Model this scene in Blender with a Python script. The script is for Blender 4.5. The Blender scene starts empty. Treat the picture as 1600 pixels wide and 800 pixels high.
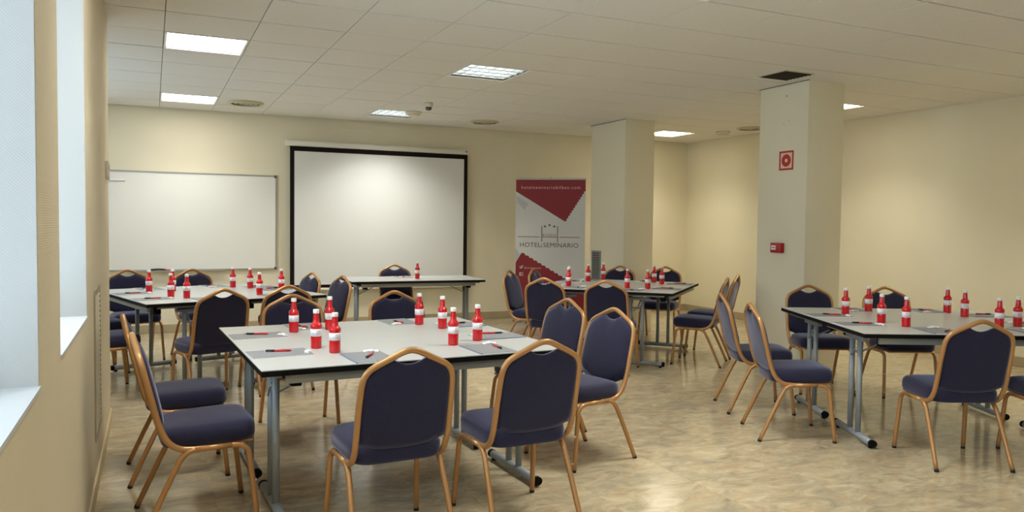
import bpy, bmesh, math, random
from mathutils import Vector, Matrix
PI = math.pi
rnd = random.Random(7)
scn = bpy.context.scene
COL = scn.collection

# ---------------------------------------------------------------- camera
cam = bpy.data.cameras.new('camera'); cam_o = bpy.data.objects.new('camera', cam); COL.objects.link(cam_o)
cam.sensor_width = 36.0; cam.lens = 1208.15 / 1600 * 36.0; cam.clip_start = 0.05
R_ = (0.90658371, -0.42185446, 0.01203251); U_ = (0.00631595, 0.04207033, 0.99909469); F_ = (0.42197877, 0.90568698, -0.04080468)
cam_o.matrix_world = Matrix(((R_[0], U_[0], -F_[0], -0.08984), (R_[1], U_[1], -F_[1], -6.25091), (R_[2], U_[2], -F_[2], 1.39616), (0, 0, 0, 1)))
scn.camera = cam_o
# ---------------------------------------------------------------- sky, daylight, exposure
W = bpy.data.worlds.new('overcast_sky'); scn.world = W; W.use_nodes = True
bg = W.node_tree.nodes['Background']; bg.inputs[0].default_value = (0.64, 0.82, 1.0, 1); bg.inputs[1].default_value = 6.2
scn.view_settings.view_transform = 'Standard'; scn.view_settings.look = 'None'; scn.view_settings.gamma = 1.0
scn.view_settings.use_curve_mapping = False; scn.view_settings.exposure = 0.17
LAMP_W = {0: 7.5, 4: 20.5, 11: 11.0}          # per column of fixtures
LAMP_COL = {0: (1.0, 0.98, 0.90), 4: (1.0, 0.98, 0.90), 11: (1.0, 0.945, 0.77)}   # warmer on the right, chosen to yellow that side

# ---------------------------------------------------------------- room constants (metres)
H = 2.775; XL = -0.36; XR = 7.98; YB = 4.22; YR = -9.0; XN = -1.6; YN = -0.22; T = 0.6

# ---------------------------------------------------------------- materials
def s2l(c):
    return tuple(((v / 255) / 12.92 if v / 255 <= 0.04045 else ((v / 255 + 0.055) / 1.055) ** 2.4) for v in c) + (1.0,)
def mat(name, rgb, rough=0.5, metal=0.0, spec=0.5, noise=None, bump=None, **kw):
    m = bpy.data.materials.new(name); m.use_nodes = True
    nt = m.node_tree; b = nt.nodes['Principled BSDF']
    col = s2l(rgb)
    b.inputs['Base Color'].default_value = col
    b.inputs['Roughness'].default_value = rough; b.inputs['Metallic'].default_value = metal
    b.inputs['Specular IOR Level'].default_value = spec
    for k, v in kw.items(): b.inputs[k.replace('_', ' ')].default_value = v
    if noise or bump:
        g = nt.nodes.new('ShaderNodeTexCoord')
    if noise:
        sc, amt = noise
        n = nt.nodes.new('ShaderNodeTexNoise'); n.inputs['Scale'].default_value = sc; n.inputs['Detail'].default_value = 4
        nt.links.new(g.outputs['Object'], n.inputs['Vector'])
        r = nt.nodes.new('ShaderNodeValToRGB')
        r.color_ramp.elements[0].position = 0.3; r.color_ramp.elements[1].position = 0.7
        r.color_ramp.elements[0].color = tuple(c * (1 - amt) for c in col[:3]) + (1,)
        r.color_ramp.elements[1].color = tuple(min(1, c * (1 + amt)) for c in col[:3]) + (1,)
        nt.links.new(n.outputs['Fac'], r.inputs['Fac']); nt.links.new(r.outputs['Color'], b.inputs['Base Color'])
    if bump:
        sc, st, dist = bump
        n = nt.nodes.new('ShaderNodeTexNoise'); n.inputs['Scale'].default_value = sc; n.inputs['Detail'].default_value = 2
        nt.links.new(g.outputs['Object'], n.inputs['Vector'])
        bp = nt.nodes.new('ShaderNodeBump'); bp.inputs['Strength'].default_value = st; bp.inputs['Distance'].default_value = dist
        nt.links.new(n.outputs['Fac'], bp.inputs['Height']); nt.links.new(bp.outputs['Normal'], b.inputs['Normal'])
    return m
def weave(m, scale, strength, diag=False, dist=0.001):
    nt = m.node_tree; b = nt.nodes['Principled BSDF']
    g = nt.nodes.new('ShaderNodeTexCoord')
    outs = []
    for ax in ((('X',), ('DIAGONAL',))[diag][0], 'Z' if not diag else 'Z'):
        w = nt.nodes.new('ShaderNodeTexWave'); w.bands_direction = ax; w.inputs['Scale'].default_value = scale; w.inputs['Distortion'].default_value = 0.6
        w.inputs['Detail'].default_value = 1
        nt.links.new(g.outputs['Object'], w.inputs['Vector']); outs.append(w)
    if not diag: outs[0].bands_direction = 'Y'
    ad = nt.nodes.new('ShaderNodeMath'); ad.operation = 'ADD'
    nt.links.new(outs[0].outputs['Fac'], ad.inputs[0])
    if diag: ad.inputs[1].default_value = 0
    else: nt.links.new(outs[1].outputs['Fac'], ad.inputs[1])
    bp = nt.nodes.new('ShaderNodeBump'); bp.inputs['Strength'].default_value = strength; bp.inputs['Distance'].default_value = dist
    nt.links.new(ad.outputs[0], bp.inputs['Height']); nt.links.new(bp.outputs['Normal'], b.inputs['Normal'])
    return m
def emit(name, rgb, st):
    m = bpy.data.materials.new(name); m.use_nodes = True
    b = m.node_tree.nodes['Principled BSDF']; c = s2l(rgb)
    b.inputs['Base Color'].default_value = c; b.inputs['Emission Color'].default_value = c; b.inputs['Emission Strength'].default_value = st
    return m
def floor_mat():
    m = bpy.data.materials.new('polished_beige_marble'); m.use_nodes = True
    nt = m.node_tree; b = nt.nodes['Principled BSDF']; L = nt.links.new
    geo = nt.nodes.new('ShaderNodeNewGeometry'); oi = nt.nodes.new('ShaderNodeObjectInfo')
    rv = nt.nodes.new('ShaderNodeVectorMath'); rv.operation = 'SCALE'; rv.inputs[0].default_value = (13.0, 29.0, 7.0)
    L(oi.outputs['Random'], rv.inputs['Scale'])
    ad = nt.nodes.new('ShaderNodeVectorMath'); ad.operation = 'ADD'
    L(geo.outputs['Position'], ad.inputs[0]); L(rv.outputs[0], ad.inputs[1])
    mp = nt.nodes.new('ShaderNodeMapping'); mp.inputs['Rotation'].default_value = (0, 0, 0.5); mp.inputs['Scale'].default_value = (1.0, 2.0, 1.0)
    L(ad.outputs[0], mp.inputs['Vector'])
    def noise(sc, det, ro, dist=0.0):
        n = nt.nodes.new('ShaderNodeTexNoise'); n.inputs['Scale'].default_value = sc; n.inputs['Detail'].default_value = det
        n.inputs['Roughness'].default_value = ro; n.inputs['Distortion'].default_value = dist; L(mp.outputs[0], n.inputs['Vector']); return n
    n1 = noise(4.6, 8, 0.68, 1.4); n2 = noise(8.0, 6, 0.62, 0.8); n3 = noise(1.5, 4, 0.55, 0.5)
    r1 = nt.nodes.new('ShaderNodeValToRGB'); e = r1.color_ramp.elements
    e[0].position = 0.32; e[0].color = s2l((152, 144, 126)); e[1].position = 0.70; e[1].color = s2l((212, 198, 168))
    k = e.new(0.48); k.color = s2l((186, 171, 140))
    L(n1.outputs['Fac'], r1.inputs['Fac'])
    r2 = nt.nodes.new('ShaderNodeValToRGB'); e = r2.color_ramp.elements
    e[0].position = 0.50; e[0].color = (0, 0, 0, 1); e[1].position = 0.72; e[1].color = (1, 1, 1, 1); L(n2.outputs['Fac'], r2.inputs['Fac'])
    mx = nt.nodes.new('ShaderNodeMix'); mx.data_type = 'RGBA'; mx.inputs['B'].default_value = s2l((196, 160, 118))
    sc = nt.nodes.new('ShaderNodeMath'); sc.operation = 'MULTIPLY'; sc.inputs[1].default_value = 0.55; L(r2.outputs['Color'], sc.inputs[0])
    L(sc.outputs[0], mx.inputs['Factor']); L(r1.outputs['Color'], mx.inputs['A'])
    r3 = nt.nodes.new('ShaderNodeValToRGB'); e = r3.color_ramp.elements
    e[0].position = 0.54; e[0].color = (0, 0, 0, 1); e[1].position = 0.70; e[1].color = (1, 1, 1, 1); L(n3.outputs['Fac'], r3.inputs['Fac'])
    mx2 = nt.nodes.new('ShaderNodeMix'); mx2.data_type = 'RGBA'; mx2.inputs['B'].default_value = s2l((160, 152, 134))
    sc2 = nt.nodes.new('ShaderNodeMath'); sc2.operation = 'MULTIPLY'; sc2.inputs[1].default_value = 0.6; L(r3.outputs['Color'], sc2.inputs[0])
    L(sc2.outputs[0], mx2.inputs['Factor']); L(mx.outputs['Result'], mx2.inputs['A'])
    L(mx2.outputs['Result'], b.inputs['Base Color'])
    b.inputs['Roughness'].default_value = 0.14; b.inputs['Specular IOR Level'].default_value = 0.5
    n4 = noise(14, 2, 0.5); bp = nt.nodes.new('ShaderNodeBump'); bp.inputs['Strength'].default_value = 0.03; bp.inputs['Distance'].default_value = 0.004
    L(n4.outputs['Fac'], bp.inputs['Height']); L(bp.outputs['Normal'], b.inputs['Normal'])
    return m
def glass_mat():
    m = bpy.data.materials.new('window_glass'); m.use_nodes = True; nt = m.node_tree
    for n in list(nt.nodes): nt.nodes.remove(n)
    o = nt.nodes.new('ShaderNodeOutputMaterial'); t = nt.nodes.new('ShaderNodeBsdfTransparent'); g = nt.nodes.new('ShaderNodeBsdfGlossy')
    g.inputs['Roughness'].default_value = 0.02; t.inputs[0].default_value = (0.95, 0.97, 0.97, 1)
    x = nt.nodes.new('ShaderNodeMixShader'); x.inputs[0].default_value = 0.07
    nt.links.new(t.outputs[0], x.inputs[1]); nt.links.new(g.outputs[0], x.inputs[2]); nt.links.new(x.outputs[0], o.inputs[0])
    return m
M = {}
M['wall'] = mat('cream_wall_paint', (234, 226, 201), 0.85, spec=0.25, noise=(1.2, 0.025), bump=(160, 0.08, 0.002))
M['wall_weave'] = weave(mat('cream_woven_wall_covering', (212, 200, 172), 0.85, spec=0.25, noise=(2, 0.02)), 45, 0.35)
M['reveal'] = weave(mat('white_herringbone_covering', (184, 182, 178), 0.8, spec=0.3), 70, 0.35, True)
M['sill'] = mat('white_sill', (205, 207, 208), 0.4)
M['window_frame'] = mat('white_window_frame', (232, 234, 234), 0.4)
M['glass'] = glass_mat()
M['ceiling_void'] = mat('ceiling_grid_shadow_gap', (140, 135, 124), 0.9, spec=0.1)
M['ctile'] = mat('mineral_ceiling_tile', (232, 230, 224), 0.95, spec=0.1, noise=(60, 0.03), bump=(220, 0.15, 0.002))
M['slab'] = mat('sky_block_grey', (150, 148, 142), 0.9)
M['floor'] = floor_mat()
M['grout'] = mat('floor_grout', (160, 146, 118), 0.8)
M['skirt'] = mat('taupe_skirting', (178, 162, 132), 0.45, noise=(6, 0.05))
M['skirt_light'] = mat('cream_skirting', (205, 186, 146), 0.45)
M['fabric'] = mat('navy_upholstery', (44, 43, 64), 0.9, spec=0.15, noise=(180, 0.18), bump=(420, 0.2, 0.001), Sheen_Weight=0.6, Sheen_Roughness=0.4, Sheen_Tint=(0.72, 0.73, 0.95, 1))
M['gold'] = mat('copper_gold_metal', (186, 138, 88), 0.36, 0.4, noise=(5, 0.06))
M['rubber'] = mat('black_rubber', (24, 23, 22), 0.6)
M['bumper'] = mat('clear_bumper', (225, 220, 205), 0.35)
M['laminate'] = mat('light_grey_laminate', (190, 192, 190), 0.33, noise=(40, 0.012))
M['black'] = mat('black_edge_band', (16, 15, 14), 0.75, spec=0.15)
M['apron'] = mat('grey_apron_metal', (158, 158, 148), 0.45, 0.2)
M['leg'] = mat('grey_leg_metal', (150, 156, 160), 0.45, 0.12)
M['chrome'] = mat('bright_steel', (200, 202, 205), 0.25, 0.9)
M['red'] = mat('red_drink', (226, 26, 34), 0.16, spec=0.6, Transmission_Weight=0.25, IOR=1.36, Coat_Weight=0.6, Coat_Roughness=0.06)
M['cap'] = mat('white_plastic_cap', (244, 242, 242), 0.4)
M['label'] = mat('white_paper_label', (242, 236, 240), 0.6)
M['label_print'] = mat('grey_label_print', (176, 150, 160), 0.6)
M['pad'] = mat('grey_pad_cover', (138, 139, 143), 0.6)
M['paper'] = mat('white_paper', (238, 238, 234), 0.7)
M['pad_spine'] = mat('blue_grey_spine', (120, 130, 150), 0.5)
M['pen_red'] = mat('red_pen_barrel', (214, 40, 48), 0.3)
M['pen_black'] = mat('black_pen_grip', (26, 28, 34), 0.4)
M['board'] = mat('whiteboard_enamel', (236, 236, 230), 0.28, spec=0.5)
M['alu'] = mat('aluminium', (178, 178, 174), 0.4, 0.6)
M['grey_plastic'] = mat('grey_plastic', (92, 90, 88), 0.5)
M['screen'] = mat('matt_screen_fabric', (228, 229, 226), 0.9, spec=0.1)
M['screen_black'] = mat('black_screen_border', (26, 19, 17), 0.85, spec=0.2)
M['casing'] = mat('white_casing', (228, 226, 214), 0.45)
M['banner'] = mat('banner_vinyl', (214, 214, 210), 0.5, noise=(1.6, 0.05))
M['maroon'] = mat('maroon_print', (138, 26, 34), 0.5)
M['grey_print'] = mat('pale_grey_print', (188, 190, 196), 0.5)
M['dark_print'] = mat('dark_grey_print', (74, 70, 68), 0.5)
M['brown_print'] = mat('brown_print', (120, 76, 62), 0.5)
M['pink_print'] = mat('pale_pink_print', (228, 190, 188), 0.5)
M['white_print'] = mat('white_print', (240, 232, 232), 0.5)
M['sign_red'] = mat('sign_red', (188, 34, 28), 0.4)
M['sign_white'] = mat('sign_white', (232, 205, 178), 0.4)
M['alarm_red'] = mat('alarm_red_plastic', (176, 22, 24), 0.35)
M['vent'] = mat('beige_vent_metal', (196, 186, 156), 0.5, 0.1)
M['vent_brown'] = mat('taupe_grille_metal', (160, 146, 118), 0.5, 0.1)
M['vent_dark'] = mat('dark_vent_void', (36, 30, 24), 0.9)
M['vent_grey'] = mat('grey_grille', (150, 152, 146), 0.45, 0.3)
M['detector'] = mat('ivory_plastic', (226, 218, 198), 0.5)
M['louvre'] = mat('louvre_aluminium', (222, 226, 226), 0.3, 0.5)
M['troffer'] = mat('white_enamel_housing', (240, 240, 236), 0.4)
M['tube_on'] = emit('lit_tube', (255, 252, 240), 9.0)
M['tube_dim'] = emit('lit_tube_behind_louvre', (240, 247, 250), 3.2)
M['panel_soft'] = emit('lit_diffuser_soft', (255, 246, 222), 6.0)  # weaker, warmer emission for the right column, set to dim that side
M['panel_on'] = emit('lit_diffuser', (255, 250, 240), 13.0)

# ---------------------------------------------------------------- mesh helpers
class MB:
    def __init__(s): s.v = []; s.f = []; s.sm = []
    def add(s, vs, fs, smooth=False):
        o = len(s.v); s.v += [tuple(v) for v in vs]; s.f += [tuple(i + o for i in f) for f in fs]; s.sm += [smooth] * len(fs); return s
    def box(s, x0, x1, y0, y1, z0, z1):
        vs = [(x, y, z) for z in (z0, z1) for y in (y0, y1) for x in (x0, x1)]
        return s.add(vs, [(0, 2, 3, 1), (4, 5, 7, 6), (0, 1, 5, 4), (1, 3, 7, 5), (3, 2, 6, 7), (2, 0, 4, 6)])
    def rbox(s, x0, x1, y0, y1, z0, z1, r, seg=2):
        bm = bmesh.new(); bmesh.ops.create_cube(bm, size=1)
        for v in bm.verts: v.co = Vector((x0 + (v.co.x + .5) * (x1 - x0), y0 + (v.co.y + .5) * (y1 - y0), z0 + (v.co.z + .5) * (z1 - z0)))
        bmesh.ops.bevel(bm, geom=list(bm.edges), offset=r, segments=seg, profile=0.5, affect='EDGES')
        bm.verts.ensure_lookup_table(); bm.verts.index_update()
        s.add([v.co[:] for v in bm.verts], [[v.index for v in f.verts] for f in bm.faces], seg > 1); bm.free(); return s
    def tube(s, path, rx, ry=None, n=10, side=(1, 0, 0), cap=True):
        """sweep an ellipse; rx measured along 'side' made perpendicular to the path, ry across it"""
        ry = ry or rx; P = [Vector(p) for p in path]; vs = []; fs = []
        k = len(P); prev = Vector(side)
        for i, p in enumerate(P):
            t = (P[min(i + 1, k - 1)] - P[max(i - 1, 0)]).normalized()
            a = (prev - t * prev.dot(t))
            if a.length < 1e-5: a = t.orthogonal()
            a.normalize(); b = t.cross(a); prev = a
            for j in range(n):
                w = 2 * PI * j / n; vs.append((p + a * (rx * math.cos(w)) + b * (ry * math.sin(w)))[:])
        for i in range(k - 1):
            for j in range(n):
                fs.append((i * n + j, i * n + (j + 1) % n, (i + 1) * n + (j + 1) % n, (i + 1) * n + j))
        s.add(vs, fs, True)
        if cap:
            o = len(s.v) - len(vs)
            s.f.append(tuple(o + j for j in reversed(range(n)))); s.f.append(tuple(o + (k - 1) * n + j for j in range(n))); s.sm += [False, False]
        return s
    def lathe(s, prof, n=20, c=(0, 0, 0), smooth=True):
        vs = []; fs = []
        for r, z in prof:
            for j in range(n):
                w = 2 * PI * j / n; vs.append((c[0] + r * math.cos(w), c[1] + r * math.sin(w), c[2] + z))
        for i in range(len(prof) - 1):
            for j in range(n): fs.append((i * n + j, i * n + (j + 1) % n, (i + 1) * n + (j + 1) % n, (i + 1) * n + j))
        s.add(vs, fs, smooth)
        o = len(s.v) - len(vs)
        s.f.append(tuple(o + j for j in reversed(range(n)))); s.f.append(tuple(o + (len(prof) - 1) * n + j for j in range(n))); s.sm += [False, False]
        return s
    def prism(s, poly, y0, y1):
        """polygon in (x, z), extruded from y0 to y1"""
        n = len(poly); vs = [(x, y0, z) for x, z in poly] + [(x, y1, z) for x, z in poly]
        return s.add(vs, [tuple(range(n)), tuple(reversed(range(n, 2 * n)))] + [((i + 1) % n, i, n + i, n + (i + 1) % n) for i in range(n)])
    def move(s, mtx):
        s.v = [(mtx @ Vector(v))[:] for v in s.v]; return s
    def mesh(s, name, m):
        me = bpy.data.meshes.new(name); me.from_pydata(s.v, [], s.f); me.materials.append(M[m])
        me.polygons.foreach_set('use_smooth', s.sm); 
        bm = bmesh.new(); bm.from_mesh(me); bmesh.ops.recalc_face_normals(bm, faces=bm.faces); bm.to_mesh(me); bm.free()
        me.update(); return me
    def build(s, name, m, parent=None, loc=None, rz=0):
        return put(name, s.mesh(name, m), parent, loc, rz)
def put(name, me, parent=None, loc=None, rz=0):
    o = bpy.data.objects.new(name, me); COL.objects.link(o)
    if parent: o.parent = parent
    if loc: o.location = loc
    o.rotation_euler[2] = rz
    return o
def thing(name, label, cat, loc=(0, 0, 0), rz=0, group=None):
    o = bpy.data.objects.new(name, None); COL.objects.link(o); o.empty_display_size = 0.05
    o.location = loc; o.rotation_euler[2] = rz
    return tag(o, label, cat, group)
def tag(o, label, cat, group=None):
    o['label'] = label; o['category'] = cat
    if group: o['group'] = group
    return o
def struct(o, label, cat):
    o['kind'] = 'structure'; return tag(o, label, cat)
def copy_tree(src, parent=None):
    c = src.copy(); COL.objects.link(c); c.parent = parent
    for ch in list(src.children): copy_tree(ch, c)
    return c
def smooth_path(pts, n=6):
    """Catmull-Rom through points"""
    P = [Vector(p) for p in pts]; out = []
    for i in range(len(P) - 1):
        p0 = P[max(i - 1, 0)]; p1 = P[i]; p2 = P[i + 1]; p3 = P[min(i + 2, len(P) - 1)]
        for k in range(n):
            t = k / n
            out.append(0.5 * ((2 * p1) + (p2 - p0) * t + (2 * p0 - 5 * p1 + 4 * p2 - p3) * t * t + (3 * p1 - p0 - 3 * p2 + p3) * t ** 3))
    out.append(P[-1]); return [v[:] for v in out]
def text_mesh(name, body, size, m, spacing=1.0, extrude=0.0006):
    cu = bpy.data.curves.new(name, 'FONT'); cu.body = body; cu.size = size; cu.align_x = 'CENTER'; cu.extrude = extrude; cu.space_character = spacing
    cu.resolution_u = 3
    o = bpy.data.objects.new(name, cu); COL.objects.link(o)
    dg = bpy.context.evaluated_depsgraph_get(); me = bpy.data.meshes.new_from_object(o.evaluated_get(dg))
    bpy.data.objects.remove(o); bpy.data.curves.remove(cu)
    me.transform(Matrix.Rotation(PI / 2, 4, 'X')); me.materials.clear(); me.materials.append(M[m]); me.name = name
    return me

# ================================================================ THE SETTING
# ---- floor
fl = MB().box(XN - 0.3, XR + 0.3, YR - 0.3, YB + 0.3, -0.2, -0.004).build('floor', 'grout')
struct(fl, 'polished beige marble tiled floor of the meeting room', 'floor')
cache = {}
TX0 = 0.19
for i in range(-3, 14):
    for j in range(-7, 8):
        x0 = max(TX0 + i * T, XN); x1 = min(TX0 + (i + 1) * T, XR); y0 = max(j * T + 0.12, -4.2); y1 = min((j + 1) * T + 0.12, YB)
        if x1 - x0 < 0.03 or y1 - y0 < 0.03 or (x1 <= XL and y1 <= YN): continue
        key = (round(x1 - x0, 3), round(y1 - y0, 3))
        if key not in cache:
            w, d = key; cache[key] = MB().box(-w / 2 + .0006, w / 2 - .0006, -d / 2 + .0006, d / 2 - .0006, -0.02, 0).mesh('floor_tile', 'floor')
        put('floor_tile', cache[key], fl, ((x0 + x1) / 2, (y0 + y1) / 2, 0))
bx = MB().box(XN, XR, YR, -4.2, -0.02, 0).build('floor_field', 'floor', fl)
# ---- walls
def wall(name, m, label, boxes):
    b = MB()
    for a in boxes: b.box(*a)
    return struct(b.build(name, m), label, 'wall')
wall('wall_back', 'wall', 'cream painted back wall behind whiteboard and projection screen', [(XN - .3, XR + .3, YB, YB + 0.3, 0, 3.0)])
wall('wall_right', 'wall', 'cream painted right wall beyond the pillars', [(XR, XR + 0.3, YR, YB, 0, 3.0)])
wall('wall_rear', 'wall', 'cream painted rear wall behind the viewer', [(XN - .3, XR + .3, YR - 0.3, YR, 0, 3.0)])
SZ, HZ = 0.945, 2.62
WIN = [(-3.385, -2.26), (-5.15, -3.90), (-7.4, -5.75)]
def wall_with_windows(xa, xb, ya, yb, wins, z0=SZ, z1=HZ):
    out = [(xa, xb, ya, yb, 0, z0), (xa, xb, ya, yb, z1, 3.0)]
    ys = [ya] + [v for w in sorted(wins) for v in w] + [yb]
    for k in range(0, len(ys), 2): out.append((xa, xb, ys[k], ys[k + 1], z0, z1))
    return out
wall('wall_left', 'wall_weave', 'cream woven-covered left wall with deep window reveals', wall_with_windows(XL - 0.34, XL, YR, YN, WIN))
RW = [(0.75, 1.65), (2.3, 3.2)]
wall('wall_recess', 'wall', 'cream wall of the recess left of the whiteboard', wall_with_windows(XN - 0.3, XN, YN - 0.3, YB, RW) + [(XN, XL - 0.34, YN - 0.3, YN, 0, 3.0)])
def window(n, xa, xb, ya, yb, label):
    w = bpy.data.objects.new('window_%d' % n, None); COL.objects.link(w); w.location = ((xa + xb) / 2, (ya + yb) / 2, SZ); struct(w, label, 'window')
    L = Matrix.Translation(-w.location)
    def part(b, nm, m, p=w):
        o = b.move(L).build(nm, m, p); return o
    t = 0.004
    for a, c in ((ya, ya + t), (yb - t, yb)): part(MB().box(xa, xb - 0.002, a, c, SZ + 0.012, HZ), 'reveal', 'reveal')
    part(MB().box(xa, xb - 0.002, ya, yb, HZ - t, HZ), 'reveal', 'reveal')
    part(MB().box(xa, xb + 0.004, ya, yb, SZ, SZ + 0.012), 'sill', 'sill')
    fx = xa + 0.05; b = MB(); fw = 0.06
    for (a, c, e, g) in ((ya, yb, SZ, SZ + fw), (ya, yb, HZ - fw, HZ), (ya, ya + fw, SZ + fw, HZ - fw), (yb - fw, yb, SZ + fw, HZ - fw), ((ya + yb) / 2 - .04, (ya + yb) / 2 + .04, SZ + fw, HZ - fw)):
        b.box(fx - 0.03, fx + 0.03, a, c, e, g)
    part(b, 'window_frame', 'window_frame')
    for a, c in ((ya + fw, (ya + yb) / 2 - .04), ((ya + yb) / 2 + .04, yb - fw)): part(MB().box(fx - 0.004, fx + 0.004, a, c, SZ + fw, HZ - fw), 'pane', 'glass')
    # sampling portal for the daylight that comes through this window (emits nothing itself)
    ld = bpy.data.lights.new('window_portal', 'AREA'); ld.shape = 'RECTANGLE'; ld.size = yb - ya; ld.size_y = HZ - SZ; ld.cycles.is_portal = True
    lo = bpy.data.objects.new('window_portal', ld); COL.objects.link(lo); lo.location = (xa - 0.02, (ya + yb) / 2, (SZ + HZ) / 2)
    lo.rotation_euler = (PI / 2, 0, -PI / 2)
for k, (a, c) in enumerate(WIN):
    window(k + 1, XL - 0.34, XL, a, c, ['tall left window nearest the whiteboard, deep white reveal', 'tall left window at the left picture edge, deep white reveal', 'tall left window beside the viewer'][k])
for k, (a, c) in enumerate(RW):
    window(k + 4, XN - 0.3, XN, a, c, ['recess window nearer the viewer', 'recess window nearer the whiteboard'][k])
# ---- skirting
def skirting(name, m, label, *b): struct(MB().rbox(*b, 0.004, 1).build(name, m), label, 'baseboard')
skirting('baseboard_back', 'skirt', 'taupe skirting along the back wall', XN, XR - 0.002, YB - 0.014, YB, 0, 0.105)
skirting('baseboard_right', 'skirt', 'taupe skirting along the right wall', XR - 0.014, XR, YR, YB - 0.014, 0, 0.105)
skirting('baseboard_left', 'skirt_light', 'cream skirting along the left wall', XL, XL + 0.012, YR, YN, 0, 0.085)
# ---- ceiling
FIX = {}                                    # fixtures by cell
for c in (0, 4, 11):
    for r in (-10, -5, 0, 5): FIX[(c, r)] = 1
AC = (4.96, 5.28, -1.05, -0.73)
def cell_inside(i, j):
    x0, x1, y0, y1 = i * T, (i + 1) * T, j * T, (j + 1) * T
    xm = XL if y1 <= YN + 0.01 else XN
    return max(x0, xm), min(x1, XR), max(y0, YR), min(y1, YB)
cm = MB()
for i in range(-3, 14):
    for j in range(-15, 8):
        x0, x1, y0, y1 = cell_inside(i, j)
        if (i, j) in FIX or x1 - x0 < 0.001 or y1 - y0 < 0.001: continue
        cm.add([(x0, y0, H + .012), (x1, y0, H + .012), (x1, y1, H + .012), (x0, y1, H + .012)], [(0, 3, 2, 1)])
ce = cm.build('ceiling', 'ceiling_void'); struct(ce, 'suspended ceiling of square off-white mineral tiles', 'ceiling')
MB().box(XN - .3, XR + .3, YR - .3, YB + .3, 3.0, 3.1).build('sky_block_slab', 'slab', ce)  # unseen slab added above the ceiling to keep sky light out
cache = {}
field = MB()
for i in range(-3, 14):
    for j in range(-15, 8):
        x0, x1, y0, y1 = cell_inside(i, j)
        if (i, j) in FIX or x1 - x0 < 0.03 or y1 - y0 < 0.03: continue
        if j < -6:
            field.box(x0 + .004, x1 - .004, y0 + .004, y1 - .004, H, H + .011); continue
        key = (round(x1 - x0, 3), round(y1 - y0, 3))
        if key not in cache:
            w, d = key; g = 0.0026; k = 0.007; cache[key] = MB().rbox(-w / 2 + g, w / 2 - g, -d / 2 + k, d / 2 - k, 0, .011, .0015, 1).mesh('ceiling_tile', 'ctile')
        put('ceiling_tile', cache[key], ce, ((x0 + x1) / 2, (y0 + y1) / 2, H + rnd.uniform(-.0012, .0006)))
o = field.build('ceiling_tile_field', 'ctile', ce); o['kind'] = 'stuff'
# ---- pillars
for (y0, y1, lab) in ((-0.84, -0.205, 'square cream pillar carrying the red fire signs'), (2.235, 3.085, 'square cream pillar beside the roll-up banner')):
    pl = struct(MB().rbox(5.458, 5.915, y0, y1, 0, H + 0.004, 0.006, 2).build('pillar', 'wall'), lab, 'pillar')
    MB().box(5.450, 5.462, y0 - .004, y1 + .012, H - .005, H - .0015).build('painted_shadow_gap', 'vent_dark', pl)  # solid dark strip, paints the shade of the gap under the ceiling
# ---- ceiling fixtures
def louvre_fixture(c, r, kind, label):
    t = thing('ceiling_light', label, 'ceiling light', ((c + .5) * T, (r + .5) * T, H), 0, 'recessed ceiling lights')
    b = MB(); h = T / 2 - .004; f = .018
    for a in ((-h, h, -h, -h + f), (-h, h, h - f, h), (-h, -h + f, -h + f, h - f), (h - f, h, -h + f, h - f)): b.box(*a, -.004, .012)
    b.build('frame', 'troffer', t)
    b = MB(); i = h - f
    for a in ((-i - .003, -i, -i, i), (i, i + .003, -i, i)): b.box(*a, .0, .095)
    for a in ((-i, i, -i - .003, -i), (-i, i, i, i + .003)): b.box(*a, .0, .095)
    b.box(-i, i, -i, i, .095, .1); b.build('housing', 'troffer', t)
    if kind == 'louvre':
        for k in range(4):
            y = -i + (k + .5) * 2 * i / 4
            MB().tube([(-i + .02, y, .07), (i - .02, y, .07)], .013, n=8, side=(0, 1, 0)).build('lamp_tube', 'tube_dim', t)
        for k in range(1, 4):
            y = -i + k * 2 * i / 4
            MB().prism([(-.012, .002), (.012, .002), (.003, .045), (-.003, .045)], -i, i).move(Matrix.Translation((0, y, 0)) @ Matrix.Rotation(PI / 2, 4, 'Z')).build('louvre_blade', 'louvre', t)
        for k in range(1, 6):
            x = -i + k * 2 * i / 6
            MB().box(x - .002, x + .002, -i, i, .004, .045).build('louvre_fin', 'louvre', t)
    else:
        MB().box(-i, i, -i, i, .008, .012).build('diffuser', 'panel_on' if c == 0 else 'panel_soft', t)
    ld = bpy.data.lights.new('ceiling_light_glow', 'AREA'); ld.shape = 'SQUARE'; ld.size = 2 * i - .03; ld.energy = LAMP_W[c]; ld.color = LAMP_COL[c]; ld.spread = math.radians(120 if c == 4 else 112)
    lo = bpy.data.objects.new('ceiling_light_glow', ld); COL.objects.link(lo); lo.parent = t; lo.location = (0, 0, -.006)
for (c, r) in FIX:
    side = {0: 'left column', 4: 'middle column', 11: 'right column'}[c]
    row = {5: 'farthest row by the back wall', 0: 'second row from the back wall', -5: 'third row, above the near tables', -10: 'row above the viewer'}[r]
    k = 'louvre' if c == 4 else 'panel'
    louvre_fixture(c, r, k, ('square louvred ceiling light, ' if k == 'louvre' else 'bright square ceiling light panel, ') + side + ', ' + row)
def round_diffuser(x, y, rr, label):
    t = thing('air_diffuser', label, 'air vent', (x, y, H), 0, 'round ceiling air diffusers')
    for k, q in enumerate((1.0, .72, .46)):
        MB().lathe([(rr * q, .0), (rr * q, -.006), (rr * (q - .17), -.022), (rr * (q - .2), -.022), (rr * (q - .03), .0)], 36).build('ring', 'vent', t)
    MB().lathe([(rr * .17, -.02), (rr * .1, -.026)], 24).build('core', 'vent', t)
    MB().lathe([(rr * .95, -.001), (rr * .95, .002)], 32).build('throat', 'vent_dark', t)
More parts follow.
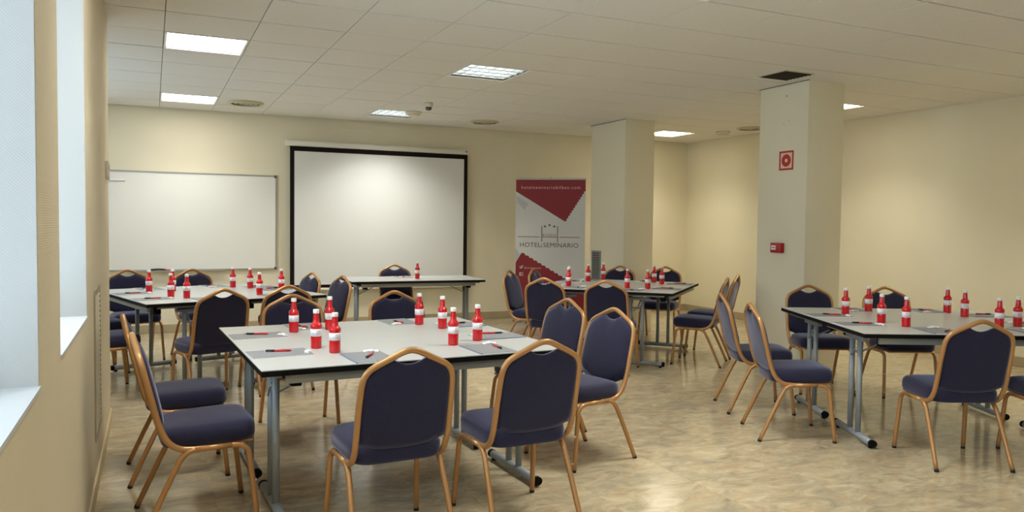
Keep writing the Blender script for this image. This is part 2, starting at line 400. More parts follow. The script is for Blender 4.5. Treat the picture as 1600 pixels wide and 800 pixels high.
round_diffuser(.91, 3.28, .20, 'round beige ceiling air diffuser beside the far left light')
round_diffuser(3.98, 3.41, .19, 'round beige ceiling air diffuser right of the projection screen')
round_diffuser(7.46, 2.15, .19, 'round beige ceiling air diffuser near the right wall corner')
t = thing('ceiling_grille', 'dark square ceiling air opening beside the near pillar', 'air vent', ((AC[0] + AC[1]) / 2, (AC[2] + AC[3]) / 2, H))
q = (AC[1] - AC[0]) / 2
MB().box(-q, q, -q, q, -.004, -.001).build('opening', 'vent_dark', t)
b = MB()
for a in ((-q - .012, q + .012, -q - .012, -q), (-q - .012, q + .012, q, q + .012), (-q - .012, -q, -q, q), (q, q + .012, -q, q)): b.box(*a, -.006, .0)
b.build('frame', 'vent', t)
for k in range(7):
    y = -q + (k + .5) * 2 * q / 7
    MB().add([(-q, y - .012, -.0045), (q, y - .012, -.0045), (q, y + .008, -.012), (-q, y + .008, -.012)], [(0, 1, 2, 3)]).build('slat', 'vent_dark', t)
def detector(x, y, r, h, label, base='detector', dark=False):
    t = thing('smoke_detector', label, 'detector', (x, y, H))
    MB().lathe([(r, 0), (r, -h * .45), (r * .85, -h * .6)], 24).build('base', base, t)
    MB().lathe([(r * .72, -h * .6), (r * .68, -h * .85), (r * .5, -h)], 24).build('sensor_head', 'grey_plastic' if dark else base, t)
detector(2.86, 3.02, .10, .055, 'flat round ivory detector beside the middle far light')
detector(2.79, 2.24, .05, .085, 'small ivory detector with dark tip in middle of ceiling', dark=True)
detector(7.42, 2.68, .10, .06, 'ivory round detector near the far right corner')
# ================================================================ FURNITURE
# ---- chair prototype; faces +Y, origin on the floor at the centre of its four feet
def make_chair():
    t = thing('banquet_chair', '', 'chair')
    yb = lambda z: -.185 - .243 * (z - .53) if z > .5 else -.185 + .0073 + (.5 - z) * .32
    # back frame tube: left bend, up, over the crown, down
    half = [(.203, .03, .373), (.203, -.045, .374), (.203, -.10, .385), (.203, -.145, .425), (.204, yb(.50), .50), (.203, yb(.60), .60), (.201, yb(.68), .68), (.198, yb(.735), .735),
            (.190, yb(.770), .770), (.172, yb(.797), .797), (.145, yb(.815), .815), (.10, yb(.837), .837), (.055, yb(.8595), .8595), (.024, yb(.872), .872), (0, yb(.8755), .8755)]
    path = [(-x, y, z) for x, y, z in half] + [p for p in reversed(half[:-1])]
    MB().tube(smooth_path(path, 3), .0142, .0135, n=10, side=(0, 0, 1)).build('back_frame', 'gold', t)
    # backrest pad outline (x, z), dip below the crown makes the hand hole
    def outline(rad, corner, bottom):
        out = [(.068 * k / 4, .815 + .022 * (k / 4) ** 2) for k in range(5)]
        out += [(.092, .833), (.125, .816), (.155, .798), (.176, .776), (.188, .745), (.192, .70), (.193, .62), (.193, corner + rad + .01)]
        for k in range(1, 7):
            w = k / 6 * PI / 2; out.append((.193 - rad * (1 - math.cos(w)), corner + rad * (1 - math.sin(w))))
        x0 = out[-1][0]
        for k in range(1, 5): q = 1 - k / 4; out.append((x0 * q, bottom + (corner - bottom) * (1 - math.sqrt(max(0, 1 - q * q)) if q < 1 else 1)))
        return out + [(-x, z) for x, z in reversed(out[1:-1])]
    rear = outline(.022, .474, .444); front = outline(.07, .482, .455); n = len(rear); cx, cz = 0, .66
    vs = []; fs = []
    layers = [(rear, .90, -.0075), (rear, 1.0, -.004), (rear, 1.0, .004), (front, 1.0, .010), (front, .985, .019), (front, .94, .0255), (front, .85, .030), (front, .62, .0345), (front, .3, .037)]
    for ring, s_, off in layers:
        for x, z in ring:
            X, Z = cx + (x - cx) * s_, cz + (z - cz) * s_; vs.append((X, yb(Z) + off, Z))
    for a in range(len(layers) - 1):
        for j in range(n): fs.append((a * n + j, a * n + (j + 1) % n, (a + 1) * n + (j + 1) % n, (a + 1) * n + j))
    vs.append((cx, yb(cz) - .008, cz)); vs.append((cx, yb(cz) + .038, cz)); e = (len(layers) - 1) * n
    for j in range(n): fs.append((len(vs) - 2, (j + 1) % n, j)); fs.append((len(vs) - 1, e + j, e + (j + 1) % n))
    MB().add(vs, fs, True).build('backrest', 'fabric', t)
    # seat cushion
    vs = []; fs = []; n = 40
    prof = [(.90, .386), (.975, .389), (1.0, .402), (1.0, .436), (.985, .453), (.93, .467), (.80, .475), (.5, .480)]
    for s_, z in prof:
        for j in range(n):
            w = 2 * PI * j / n; c, s = math.cos(w), math.sin(w); ex = .38
            x = .212 * math.copysign(abs(c) ** ex, c); y = .205 * math.copysign(abs(s) ** ex, s)
            x *= 1 + .03 * (y / .2) 
            vs.append((x * s_, .042 + y * s_, z + .006 * (y * s_ / .2)))
    for a in range(len(prof) - 1):
        for j in range(n): fs.append((a * n + j, a * n + (j + 1) % n, (a + 1) * n + (j + 1) % n, (a + 1) * n + j))
    vs.append((0, .042, .386)); vs.append((0, .042, .4815)); e = (len(prof) - 1) * n
    for j in range(n): fs.append((len(vs) - 2, (j + 1) % n, j)); fs.append((len(vs) - 1, e + j, e + (j + 1) % n))
    MB().add(vs, fs, True).build('seat', 'fabric', t)
    # seat pan rim under the cushion
    MB().rbox(-.188, .188, -.09, .228, .376, .389, .004, 1).build('seat_pan', 'gold', t)
    for s in (-1, 1):
        X = .208 * s; XF = .222 * s
        MB().tube([(X, -.03, .371), (X, .05, .373), (X, .13, .374)], .0128, .0128, n=10, side=(1, 0, 0)).build('seat_rail', 'gold', t)
        f = MB().tube(smooth_path([(X, .125, .374), (X, .165, .369), (X, .192, .352), (X + .001 * s, .204, .325), (X + .005 * s, .217, .22), (XF, .240, .012)], 4), .0128, .0128, n=10, side=(1, 0, 0)).build('leg', 'gold', t)
        MB().tube([(XF, .2395, .016), (XF, .2408, 0)], .0128, n=10).build('foot_cap', 'rubber', f)
        for yy, zz in ((.2195, .20), (.2365, .05)):
            MB().lathe([(.006, 0), (.006, .004), (.003, .006)], 8).move(Matrix.Translation((X + s * .0045 + (XF - X) * (1 - zz / .33) * .7, yy + .011, zz)) @ Matrix.Rotation(-PI / 2, 4, 'X')).build('stacking_bumper', 'bumper', f)
        r = MB().tube(smooth_path([(X, -.02, .371), (X, -.052, .366), (X, -.078, .348), (X + .002 * s, -.098, .318), (X + .007 * s, -.155, .20), (XF, -.240, .012)], 4), .0128, .0128, n=10, side=(1, 0, 0)).build('leg', 'gold', t)
        MB().tube([(XF, -.2385, .016), (XF, -.2445, 0)], .0128, n=10).build('foot_cap', 'rubber', r)
    return t
CH = [  # x, y, heading (deg, anticlockwise from +Y), label
 (0.859, -2.948, 3.0, 'navy banquet chair, near side of front centre table, left one, back to viewer'),
 (1.488, -2.938, 2.1, 'navy banquet chair, near side of front centre table, right one, back to viewer'),
 (0.093, -2.344, -86.0, 'navy banquet chair, left end of front centre table, nearer one'),
 (0.032, -1.585, -87.8, 'navy banquet chair, left end of front centre table, farther one'),
 (2.255, -2.228, 101.5, 'navy banquet chair, right end of front centre table, nearer one'),
 (2.274, -1.605, 101.9, 'navy banquet chair, right end of front centre table, farther one'),
 (0.806, -0.934, 179.9, 'navy banquet chair facing viewer, far side of front centre table, left one'),
 (1.591, -0.865, 186.2, 'navy banquet chair facing viewer, far side of front centre table, right one'),
 (0.321, 0.195, 17.6, 'navy banquet chair, near side of whiteboard table, left one, back to viewer'),
 (0.846, 0.407, 13.7, 'navy banquet chair, near side of whiteboard table, right one, mostly hidden'),
 (-0.259, 2.366, 193.6, 'navy banquet chair facing viewer, far side of whiteboard table, left one'),
 (0.380, 2.350, 200.0, 'navy banquet chair facing viewer, far side of whiteboard table, right one'),
 (-0.453, 0.763, -72.5, 'navy banquet chair, left end of whiteboard table, nearer one, half behind wall'),
 (-0.585, 1.70, -72.5, 'navy banquet chair, left end of whiteboard table, farther one, mostly behind wall'),
 (1.319, 1.103, 105.3, 'navy banquet chair, right end of whiteboard table, nearer one'),
 (1.134, 1.644, 107.2, 'navy banquet chair, right end of whiteboard table, farther one'),
 (2.635, 2.751, 182.4, 'navy banquet chair behind the single table, in front of projection screen'),
 (3.540, 0.557, -48.1, 'navy banquet chair, near side of banner table, left one, back to viewer'),
 (3.928, 0.084, -45.0, 'navy banquet chair, near side of banner table, right one, back to viewer'),
 (3.682, 1.343, -139.6, 'navy banquet chair, left end of banner table, nearer one, seen from behind'),
 (4.130, 1.630, -137.5, 'navy banquet chair right in front of the roll-up banner'),
 (5.127, 1.956, 126.6, 'navy banquet chair, far side of banner table, beside the far pillar'),
 (5.629, 1.639, 132.1, 'navy banquet chair, far side of banner table, rightmost one facing viewer'),
 (4.998, 0.089, 41.9, 'navy banquet chair, right end of banner table, nearer one, side view'),
 (5.459, 0.458, 38.6, 'navy banquet chair, right end of banner table, farther one'),
 (4.122, -1.664, -116.9, 'navy banquet chair, left end of right-hand table, farther one'),
 (3.813, -2.327, -117.3, 'navy banquet chair, left end of right-hand table, nearer one, side view'),
 (5.138, -1.331, 153.7, 'navy banquet chair in front of the pillar with the fire signs'),
 (5.680, -1.694, 154.4, 'navy banquet chair facing viewer, far side of right-hand table, right one'),
 (4.304, -3.168, -24.1, 'navy banquet chair, near side of right-hand table, back to viewer, fully visible'),
 (4.916, -3.441, -24.6, 'navy banquet chair cut off by the right picture edge'),
]
proto = make_chair()
for k, (x, y, a, lab) in enumerate(CH):
    o = proto if k == 0 else copy_tree(proto)
    o.location = (x, y, 0); o.rotation_euler[2] = math.radians(a)
    tag(o, lab, 'chair', 'navy banquet chairs with copper-gold frames')
# ---- folding table prototype: length along X, origin at the near-left floor corner
TL, TW, TZ = 1.55, 0.757, 0.75
def make_table():
    t = thing('folding_table', '', 'table')
    top = MB().box(.0003, TL - .0003, .0003, TW - .0003, TZ - .004, TZ).build('tabletop', 'laminate', t)
    MB().rbox(.0, TL, .0, TW, TZ - .029, TZ - .004, .002, 1).build('edge_band', 'black', top)
    z0, z1 = TZ - .072, TZ - .027
    for b in ((.11, TL - .11, .035, .055), (.11, TL - .11, TW - .055, TW - .035)): MB().box(*b, z0, z1).build('apron_rail', 'apron', t)
    for b in ((.035, .055, .09, TW - .09), (TL - .055, TL - .035, .09, TW - .09)): MB().box(*b, z1 - .02, z1).build('apron_rail', 'apron', t)
    for x in (.145, TL - .195):
        for y in (.10, TW - .15):
            MB().rbox(x, x + .05, y, y + .05, TZ - .10, z1, .004, 1).build('corner_bracket', 'black', t)
    for s in (0, 1):
        x = .118 if s == 0 else TL - .118; d = 1 if s == 0 else -1; ym = TW / 2
        MB().rbox(x - .02, x + .02, ym - .13, ym + .13, TZ - .09, TZ - .062, .006, 1).build('head_bar', 'leg', t)
        for y in (ym - .06, ym + .06):
            MB().tube([(x, y, TZ - .07), (x, y, .035)], .018, .018, n=12).build('leg', 'leg', t)
        ft = MB().tube([(x, .105, .034), (x, TW - .105, .034)], .024, .022, n=14, side=(1, 0, 0)).build('foot_bar', 'leg', t)
        for y0, y1 in ((.092, .116), (TW - .116, TW - .092)):
            MB().tube([(x, y0, .0335), (x, y1, .0335)], .0252, .0235, n=14, side=(1, 0, 0)).build('end_cap', 'black', ft)
        for y in (.13, TW - .13): MB().lathe([(.014, 0), (.014, .014)], 12, (x, y, 0)).build('glide', 'black', ft)
        br = MB().tube([(x + .02 * d, ym, TZ - .18), (x + .30 * d, ym, TZ - .045)], .006, .006, n=6, side=(0, 1, 0)).build('brace', 'apron', t)
        MB().tube([(x - .02 * d, ym - .06, TZ - .12), (x - .022 * d, ym - .02, TZ - .16), (x - .02 * d, ym + .03, TZ - .20)], .005, n=6).build('folding_latch', 'chrome', t)
        MB().tube([(x, ym - .06, TZ - .17), (x, ym + .06, TZ - .17)], .009, n=8).build('cross_tube', 'leg', t)
    return t
tp = make_table(); used = [False]
def put_table(x, y, deg, label):
    o = tp if not used[0] else copy_tree(tp); used[0] = True
    o.location = (x, y, 0); o.rotation_euler[2] = math.radians(deg); return tag(o, label, 'table', 'grey-topped folding tables with black edges')
class Block:
    def __init__(s, x, y, deg, sx, sy): s.o = (x, y); s.a = math.radians(deg); s.deg = deg; s.sx = sx; s.sy = sy
    def w(s, u, v): c, k = math.cos(s.a), math.sin(s.a); return (s.o[0] + c * u - k * v, s.o[1] + k * u + c * v)
    def l(s, x, y): dx, dy = x - s.o[0], y - s.o[1]; c, k = math.cos(s.a), math.sin(s.a); return (c * dx + k * dy, -k * dx + c * dy)
G = .0004
CEN = Block(.335, -2.79, 2.3, TL, 2 * TW + G); BLK = Block(-.131, .284, 16.0, 2 * TW + G, TL)
BAN = Block(3.432, .942, -47.5, 2 * TW + G, TL); RGT = Block(3.895, -2.866, -25.4, TL, 2 * TW + G); PRE = Block(1.885, 2.12, -3.2, TL, TW)
put_table(*CEN.w(0, 0), CEN.deg, 'grey folding table, nearer half of the front centre table')
put_table(*CEN.w(0, TW + G), CEN.deg, 'grey folding table, farther half of the front centre table')
put_table(*RGT.w(0, 0), RGT.deg, 'grey folding table, nearer half of the right-hand table')
put_table(*RGT.w(0, TW + G), RGT.deg, 'grey folding table, farther half of the right-hand table')
for B, nm in ((BLK, 'whiteboard'), (BAN, 'banner')):
    put_table(*B.w(TW, 0), B.deg + 90, 'grey folding table, left half of the %s table' % nm)
    put_table(*B.w(2 * TW + G, 0), B.deg + 90, 'grey folding table, right half of the %s table' % nm)
put_table(*PRE.w(0, 0), PRE.deg, 'single grey folding table in front of the projection screen')
# ---- place settings: bottle, pad, pen, sweet wrapper
def make_bottle():
    t = thing('drink_bottle', '', 'bottle', group='red drink bottles on the tables')
    k = 1.0
    MB().lathe([(.024, 0), (.0268, .002), (.0275, .006), (.0275, .060), (.0268, .064), (.0268, .100), (.0276, .103), (.0292, .110), (.0292, .117), (.0268, .124), (.0195, .131), (.0166, .137), (.0160, .150), (.0146, .166), (.0134, .178), (.0134, .183)], 22).build('body', 'red', t)
    lb = MB().lathe([(.0287, .0635), (.0287, .1005)], 22).build('paper_label', 'label', t)
    b = MB()
    for i, z in enumerate((.092, .086, .080, .074)):
        for s in range(4):
            a0 = -.5 + s * .25; 
            if i % 2 and s == 3: continue
            b.add([(.0289 * math.cos(a), .0289 * math.sin(a), z + d) for a, d in ((a0, 0), (a0 + .22, 0), (a0 + .22, .0022), (a0, .0022))], [(0, 1, 2, 3)])
    b.build('label_lines', 'label_print', lb)
    MB().lathe([(.0150, .180), (.0156, .182), (.0156, .197), (.0146, .200)], 20).build('cap', 'cap', t)
    return t
def make_pad():
    t = thing('note_pad', '', 'notepad', group='grey note pads on the tables')
    MB().box(-.10, .10, 0, .285, 0, .0035).build('sheets', 'paper', t)
    MB().box(-.1005, .1005, -.0005, .2855, .0035, .0044).build('cover', 'pad', t)
    MB().box(-.1012, -.094, -.0005, .2855, .0, .0048).build('spine', 'pad_spine', t)
    return t
def make_pen():
    t = thing('pen', '', 'pen', group='red and black pens on the pads')
    MB().tube([(0, -.002, .0055), (0, .075, .0055)], .0052, n=10).build('barrel', 'pen_red', t)
    MB().tube([(0, -.042, .0055), (0, -.002, .0055)], .0056, n=10).build('grip', 'pen_black', t)
    MB().tube([(0, -.056, .0055), (0, -.042, .0055)], .0024, .0024, n=8).build('tip', 'chrome', t)
    c = MB().tube([(0, .075, .0055), (0, .083, .0055)], .0035, n=8).build('push_button', 'chrome', t)
    MB().box(-.0015, .0015, .03, .076, .0112, .0125).build('clip', 'chrome', t)
    return t
def make_sweet():
    t = thing('wrapped_sweet', '', 'sweet', group='white wrapped sweets beside the pads')
    MB().lathe([(.004, 0), (.015, .001), (.017, .006), (.013, .011), (.004, .0125)], 14).build('sweet', 'cap', t)
    for s in (-1, 1):
        MB().add([(s * .010, -.005, .003), (s * .010, .005, .003), (s * .037, .016, .001), (s * .037, -.016, .001), (s * .010, 0, .010), (s * .037, 0, .009)], [(0, 1, 2, 3), (0, 4, 5, 3), (1, 4, 5, 2), (2, 3, 5)]).build('wrapper_end', 'cap', t)
    return t
PB, PP, PN, PS = make_bottle(), make_pad(), make_pen(), make_sweet(); first = {}
def inst(p):
    if id(p) not in first: first[id(p)] = 1; return p
    return copy_tree(p)
# block, side, seat phrase, bottle world position, pen (u0, v0, angle from inward axis)
NM = {id(CEN): 'front centre table', id(BLK): 'whiteboard table', id(BAN): 'banner table', id(RGT): 'right-hand table', id(PRE): 'single table by projection screen'}
PL = [
 (CEN, 'S', 'near side, left seat', (.729, -2.426), (-.005, .10, -32)), (CEN, 'S', 'near side, right seat', (1.363, -2.403), (.055, .10, -4)),
 (CEN, 'W', 'left end, nearer seat', (.670, -2.255), (-.045, .10, -17)), (CEN, 'W', 'left end, farther seat', (.660, -1.627), (-.05, .10, -24)),
 (CEN, 'N', 'far side, left seat', (.877, -1.588), (.02, .13, 18)), (CEN, 'N', 'far side, right seat', (1.455, -1.543), (.01, .15, 10)),
 (CEN, 'E', 'right end, nearer seat', (1.545, -2.301), (.07, .09, -10)), (CEN, 'E', 'right end, farther seat', (1.532, -1.764), (.04, .10, 8)),
 (BLK, 'W', 'left end, farther seat', (-.116, 1.389), (.0, .10, -16)), (BLK, 'W', 'left end, nearer seat', (.052, .858), (.0, .10, -12)),
 (BLK, 'N', 'far side, left seat', (.079, 1.433), (.03, .10, 20)), (BLK, 'S', 'near side, left seat', (.170, .702), (.02, .12, -20)),
 (BLK, 'N', 'far side, right seat', (.623, 1.716), (.04, .10, 20)), (BLK, 'E', 'right end, farther seat', (.766, 1.556), (.04, .12, 10)),
 (BLK, 'S', 'near side, right seat', (.763, .819), (.02, .12, -20)), (BLK, 'E', 'right end, nearer seat', (1.020, 1.30), (.04, .10, 10)),
 (PRE, 'N', 'only seat', (2.713, 2.373), (.04, .16, 30)),
 (BAN, 'S', 'near side, left seat', (3.869, .836), (.04, .10, 20)), (BAN, 'W', 'left end, nearer seat', (4.003, 1.063), (.04, .10, 20)),
 (BAN, 'W', 'left end, farther seat', (4.479, 1.461), (.02, .10, 20)), (BAN, 'N', 'far side, left seat', (4.83, 1.70), (.02, .12, -10)),
 (BAN, 'S', 'near side, right seat', (4.387, .512), (.0, .08, 30)), (BAN, 'E', 'right end, nearer seat', (4.527, .346), (.02, .10, 14)),
 (BAN, 'N', 'far side, right seat', (5.154, 1.118), (.04, .10, -10)), (BAN, 'E', 'right end, farther seat', (5.066, .848), (.03, .10, 10)),
 (RGT, 'W', 'left end, farther seat', (4.645, -2.051), (-.03, .13, -20)), (RGT, 'N', 'far side, left seat', (4.970, -1.982), (.02, .12, 10)),
 (RGT, 'W', 'left end, nearer seat', (4.455, -2.524), (-.03, .13, -16)), (RGT, 'S', 'near side, left seat', (4.438, -2.730), (.02, .06, -40)),
 (RGT, 'N', 'far side, right seat', (5.504, -2.258), (.02, .12, 20)), (RGT, 'E', 'right end, farther seat', (5.387, -2.480), (.03, .10, 5)),
 (RGT, 'S', 'near side, right seat', (5.006, -2.985), (.03, .12, -20)), (RGT, 'E', 'right end, nearer seat', (5.199, -2.986), (.03, .10, 5)),
]
for (B, sd, seat, (bxx, byy), (pu, pv, pa)) in PL:
    u, v = B.l(bxx, byy); nm = NM[id(B)]
    # sitter frame: inward direction angle and edge point in block coordinates
    ang = {'S': 0, 'E': 90, 'N': 180, 'W': -90}[sd]
    ca, sa = math.cos(math.radians(ang)), math.sin(math.radians(ang))          # inward = (-sa, ca), right = (ca, sa)
    ub = u * ca + v * sa                                                          # coordinate along the sitter's right
    shift = 0
    edge = {'S': (0, 0), 'W': (shift, 0), 'N': (0, B.sy), 'E': (B.sx + shift, 0)}[sd]
    base_in = edge[0] * -sa + edge[1] * ca                                        # edge coordinate along inward
    def pos(r, inn):
        U, V = r * ca - (base_in + inn) * sa, r * sa + (base_in + inn) * ca
        return B.w(U, V)
    heading = B.a + math.radians(ang)
    pc = ub + .105 + rnd.uniform(-.012, .012); ja = rnd.uniform(-.03, .03)
    b = inst(PB); b.location = (bxx, byy, TZ); b.rotation_euler[2] = rnd.uniform(-2.4, -.8)
    b['label'] = 'red drink bottle with white cap and label, %s, %s' % (nm, seat)
    p = inst(PP); x, y = pos(pc, .012); p.location = (x, y, TZ + .0002); p.rotation_euler[2] = heading + ja
    p['label'] = 'grey note pad on the %s, %s' % (nm, seat)
    q = inst(PN); x, y = pos(pc + pu, pv + .04); q.location = (x, y, TZ + .0047); q.rotation_euler[2] = heading + math.radians(pa)
    q['label'] = 'red pen with black grip on pad, %s, %s' % (nm, seat)
    s = inst(PS); x, y = pos(pc + .05 + rnd.uniform(-.02, .02), .282); s.location = (x, y, TZ + .0046); s.rotation_euler[2] = heading + rnd.uniform(-.5, .5)
    s['label'] = 'small white wrapped sweet on the %s, %s' % (nm, seat)
# ================================================================ WALL EQUIPMENT
# ---- whiteboard
wb = thing('whiteboard', 'large white magnetic board in aluminium frame on back wall', 'whiteboard', (.2, YB, .772))
x0, x1, z0, z1 = -1.02 - .2, 1.388 - .2, 0.0, 1.222
MB().box(x0 + .012, x1 - .012, -.018, -.0, z0 + .012, z1 - .012).build('writing_surface', 'board', wb)
for b in ((x0, x1, z0, z0 + .018), (x0, x1, z1 - .018, z1), (x0, x0 + .018, z0 + .018, z1 - .018), (x1 - .018, x1, z0 + .018, z1 - .018)):
    MB().box(b[0], b[1], -.024, 0, b[2], b[3]).build('frame_bar', 'alu', wb)
for x in (x0, x1 - .032):
    for z in (z0, z1 - .032): MB().rbox(x - .002, x + .034, -.027, -.001, z - .002, z + .034, .006, 2).build('corner_cap', 'grey_plastic', wb)
MB().box(-.60, .55, -.075, -.024, -.004, .004).build('pen_tray', 'alu', wb)
mk = thing('marker_pen', 'black marker with red end lying on the whiteboard tray', 'marker', (.0, YB - .05, .788))
MB().tube(smooth_path([(-.11, 0, 0), (-.06, 0, .004), (.0, 0, .006), (.055, 0, .0)], 3), .011, n=10, side=(0, 1, 0)).build('body', 'pen_black', mk)
MB().tube([(.055, 0, 0), (.105, 0, -.002)], .007, n=8, side=(0, 1, 0)).build('cap', 'pen_red', mk)
ms = thing('magnet_strip', 'thin white magnetic strip at the whiteboard top left', 'magnet', (-.47, YB - .0185, 1.87))
MB().rbox(-.12, .09, -.01, 0, -.014, .014, .003, 1).build('strip', 'cap', ms); MB().box(-.12, .09, -.0105, -.0095, -.010, -.005).build('groove', 'grey_plastic', ms)
# ---- projection screen
ps = thing('projection_screen', 'pulled-down projection screen with black border on back wall', 'screen', (2.79, YB - .09, .49))
MB().rbox(-1.285, 1.24, -.035, .085, 1.895, 1.965, .012, 2).build('casing', 'casing', ps)
for x in (-1.29, 1.235): MB().rbox(x, x + .012, -.037, .087, 1.892, 1.968, .003, 1).build('end_cap', 'casing', ps)
MB().rbox(1.19, 1.215, -.041, -.034, 1.925, 1.945, .003, 1).build('control_badge', 'grey_plastic', ps)
MB().box(-1.245, 1.235, -.003, .003, .03, 1.90).build('border_fabric', 'screen_black', ps)
MB().box(-1.19, 1.18, -.0038, -.003, .075, 1.83).build('picture_area', 'screen', ps)
MB().rbox(-1.25, 1.24, -.012, .012, .0, .032, .006, 2).build('bottom_bar', 'casing', ps)
MB().rbox(-.04, .04, -.018, -.012, .0, .02, .003, 1).build('pull_handle', 'black', ps)
# ---- roll-up banner
bn = thing('roll_up_banner', 'maroon and white roll-up banner standing beside the far pillar', 'banner', (5.045, 3.50, 0), math.radians(-36))
MB().rbox(-.53, .53, -.06, .06, .01, .09, .012, 2).build('base_cassette', 'alu', bn)
for x in (-.35, .35): MB().rbox(x - .03, x + .03, -.16, .16, 0, .012, .003, 1).build('stabiliser_foot', 'alu', bn)
MB().tube([(0, .03, .05), (0, .03, 2.075)], .008, n=8).build('support_pole', 'alu', bn)
MB().box(-.5, .5, -.0015, .0015, .08, 2.045).build('print_panel', 'banner', bn)
pp = [c for c in bn.children if c.name.startswith('print_panel')][0]
MB().rbox(-.505, .505, -.009, .012, 2.035, 2.058, .004, 1).build('top_rail', 'alu', bn)
# print coordinates: pixel of the photograph's banner -> metres on the sheet
def bp(px, py): return ((px - 860.8) / 109.3 * 1.0, 2.0529 - (py - 279) / 109.0 * 1.0)
def flat(name, pts, m, y=-.0022):
    MB().prism(pts, y, -.0015).build(name, m, pp)
def scallop(a, b, n, d):
    out = []
    for k in range(n):
        for s in range(4):
            t = (k + s / 4) / n; off = d * abs(math.sin(PI * s / 4)) 
            x = a[0] + (b[0] - a[0]) * t; z = a[1] + (b[1] - a[1]) * t
            L = math.hypot(b[0] - a[0], b[1] - a[1]); nx, nz = (b[1] - a[1]) / L, -(b[0] - a[0]) / L
            out.append((x + nx * off, z + nz * off))
    return out
top = [bp(806.3, 281), bp(806.3, 299), bp(883.6, 345)] + scallop(bp(883.6, 345), bp(915.2, 295), 12, .016)[1:] + [bp(915.2, 295), bp(915.2, 281)]
flat('maroon_field', top, 'maroon')
low = [bp(807, 410), bp(816, 395)] + scallop(bp(816, 395), bp(915.2, 452), 15, -.018)[1:] + [bp(915.2, 452), (.498, .09), (-.498, .09)]
flat('maroon_field', low, 'maroon')
flat('grey_facet', [bp(806.3, 386), bp(813.5, 398), bp(806.8, 408)], 'grey_print')
flat('grey_facet', [bp(807, 306), bp(826, 318), bp(820, 328), bp(809, 316)], 'grey_print')
def banner_text(name, body, px, py, width, m, sp=1.0, ysc=1.0):
    me = text_mesh(name, body, .1, m, sp)
    xs = [v.co.x for v in me.vertices]; zs = [v.co.z for v in me.vertices]; k = width / (max(xs) - min(xs)); c = (max(xs) + min(xs)) / 2
    for v in me.vertices: v.co.x = (v.co.x - c) * k; v.co.z *= k * ysc
    x, z = bp(px, py); o = put(name, me, pp, (x, -.0026, z)); return o
banner_text('web_address', 'hotelseminariobilbao.com', 861, 295, .84, 'pink_print', 1.25)
banner_text('hotel_name', 'HOTEL SEMINARIO', 859.5, 385.3, .84, 'dark_print', 1.05, .95)
banner_text('city_name', 'BILBAO', 860, 368, .19, 'brown_print', 1.3)
banner_text('account_name', '@hotelseminario', 834, 419.2, .24, 'pink_print', 1.0)
def bar(x0, y0, x1, y1, m='brown_print'):
    a, b = bp(x0, y0), bp(x1, y1); flat('emblem_line', [(a[0], b[1]), (b[0], b[1]), (b[0], a[1]), (a[0], a[1])], m)
bar(847.3, 352.5, 848.6, 377); bar(872, 352.5, 873.3, 377); bar(848.6, 369, 872, 370); bar(810, 369, 844.5, 370); bar(875.5, 369, 907, 370)
bar(847.5, 380, 848.3, 386)
for x, y in ((852.8, 353), (860, 351), (867.5, 353)):
    c = bp(x, y); st = []
    for k in range(10):
        w = PI / 2 + k * PI / 5; rr = .021 if k % 2 == 0 else .011; st.append((c[0] + rr * math.cos(w), c[1] + rr * math.sin(w)))
    flat('star', st, 'dark_print')
c = bp(816, 416.5)
bird = [(-.03, .014), (-.014, .004), (0, .006), (.004, .02), (.016, .024), (.024, .018), (.034, .02), (.027, .010), (.026, -.006), (.014, -.022), (-.006, -.028), (-.03, -.022), (-.016, -.018), (-.024, -.010), (-.018, -.008), (-.028, .002), (-.022, .002)]
flat('bird_symbol', [(c[0] + x, c[1] + z) for x, z in bird], 'white_print')
c = bp(816, 428)
flat('letter_badge', [(c[0] - .028, c[1] - .026), (c[0] + .028, c[1] - .026), (c[0] + .028, c[1] + .026), (c[0] - .028, c[1] + .026)], 'white_print')
f_ = [(.004, -.026), (.012, -.026), (.012, -.004), (.02, -.004), (.021, .004), (.012, .004), (.012, .009), (.021, .011), (.021, .018), (.010, .018), (.004, .011), (.004, .004), (-.002, .004), (-.002, -.004), (.004, -.004)]
flat('badge_letter', [(c[0] + x, c[1] + z) for x, z in f_], 'maroon', -.003)
# ---- pillar signs: face X = 5.458, looking to -X
fs_ = thing('fire_sign', 'red and white square fire hose sign on the pillar', 'sign', (5.458, -.58, 2.043), -PI / 2)
a = .092
MB().box(-a, a, -.003, 0, -a, a).build('plate', 'sign_white', fs_)
for b in ((-a, a, -a, -a + .018), (-a, a, a - .018, a), (-a, -a + .018, -a + .018, a - .018), (a - .018, a, -a + .018, a - .018)): MB().box(b[0], b[1], -.0042, -.003, b[2], b[3]).build('border', 'sign_red', fs_)
rg = MB(); n = 32
vs = [(r * math.cos(2 * PI * k / n), -.0042, r * math.sin(2 * PI * k / n)) for r in (.06, .018) for k in range(n)]
rg.add(vs, [(k, (k + 1) % n, n + (k + 1) % n, n + k) for k in range(n)]); rg.build('hose_ring', 'sign_red', fs_)
cp = thing('fire_alarm_call_point', 'small red fire alarm call point on the pillar', 'alarm', (5.458, -.513, 1.2), -PI / 2)
MB().rbox(-.07, .07, -.05, 0, -.048, .048, .006, 2).build('housing', 'alarm_red', cp)
MB().box(-.055, .005, -.0512, -.05, -.02, .022).build('push_plate', 'paper', cp)
MB().box(-.048, -.002, -.0518, -.0512, -.003, .005).build('print_line', 'dark_print', cp)
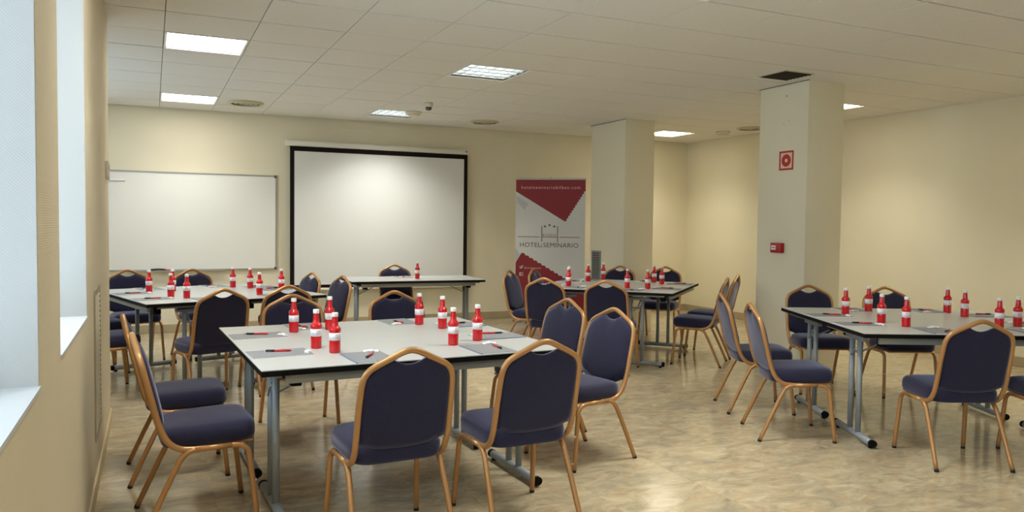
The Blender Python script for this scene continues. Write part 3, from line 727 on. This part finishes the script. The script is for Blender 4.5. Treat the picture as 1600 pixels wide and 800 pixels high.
for (y, z, r) in ((-.56, 2.663, .008), (-.60, 2.42, .004), (-.53, 2.40, .004)):
    o = MB().lathe([(r, 0), (r * .6, .003)], 10).move(Matrix.Rotation(-PI / 2, 4, 'Y')).build('wall_plug', 'grey_plastic', None, (5.458, y, z))
    tag(o, {.008: 'dark wall plug hole high on the near pillar'}.get(r, 'tiny wall plug hole above the fire sign, ' + ('right one' if y < -.58 else 'left one')), 'wall plug', 'plug holes on the pillar')
# ---- pillar grille
gr = thing('pillar_grille', 'grey slatted air grille low on the far pillar', 'air vent', (5.458, 2.90, .60), -PI / 2)
gw, gh = .115, .45
for b in ((-gw, gw, 0, .02), (-gw, gw, gh - .02, gh), (-gw, -gw + .02, .02, gh - .02), (gw - .02, gw, .02, gh - .02)): MB().box(b[0], b[1], -.012, 0, b[2], b[3]).build('frame_bar', 'vent_grey', gr)
MB().box(-gw + .02, gw - .02, -.003, -.001, .02, gh - .02).build('void', 'vent_dark', gr)
sl = MB().add([(-gw + .02, -.003, .008), (gw - .02, -.003, .008), (gw - .02, -.012, -.004), (-gw + .02, -.012, -.004), (-gw + .02, -.012, -.0055), (gw - .02, -.012, -.0055)], [(0, 1, 2, 3), (3, 2, 5, 4)]).mesh('slat', 'vent_grey')
for k in range(17): put('slat', sl, gr, (0, 0, .034 + k * .0238))
# ---- left wall grille, low between window and wall end (looks to +X)
gl = thing('wall_grille', 'tall beige slatted air grille low on the left wall', 'air vent', (XL, -1.60, .26), PI / 2)
gw, gh = .225, .775
for b in ((-gw, gw, 0, .03), (-gw, gw, gh - .03, gh), (-gw, -gw + .03, .03, gh - .03), (gw - .03, gw, .03, gh - .03)): MB().box(b[0], b[1], -.007, 0, b[2], b[3]).build('frame_bar', 'vent_brown', gl)
MB().box(-gw + .03, gw - .03, -.002, -.0005, .03, gh - .03).build('void', 'vent_dark', gl)
sl = MB().add([(-gw + .03, -.002, .012), (gw - .03, -.002, .012), (gw - .03, -.008, -.004), (-gw + .03, -.008, -.004), (-gw + .03, -.008, -.007), (gw - .03, -.008, -.007)], [(0, 1, 2, 3), (3, 2, 5, 4)]).mesh('slat', 'vent')
for k in range(26): put('slat', sl, gl, (0, 0, .046 + k * .0273))
# ---- thermostat on the left wall near its end
th = thing('thermostat', 'small beige control box near the end of left wall', 'thermostat', (XL, -.52, 1.66), PI / 2)
MB().rbox(-.08, .08, -.018, 0, 0, .115, .004, 2).build('housing', 'detector', th)
MB().box(-.05, .05, -.0192, -.018, .06, .095).build('display', 'vent_grey', th)
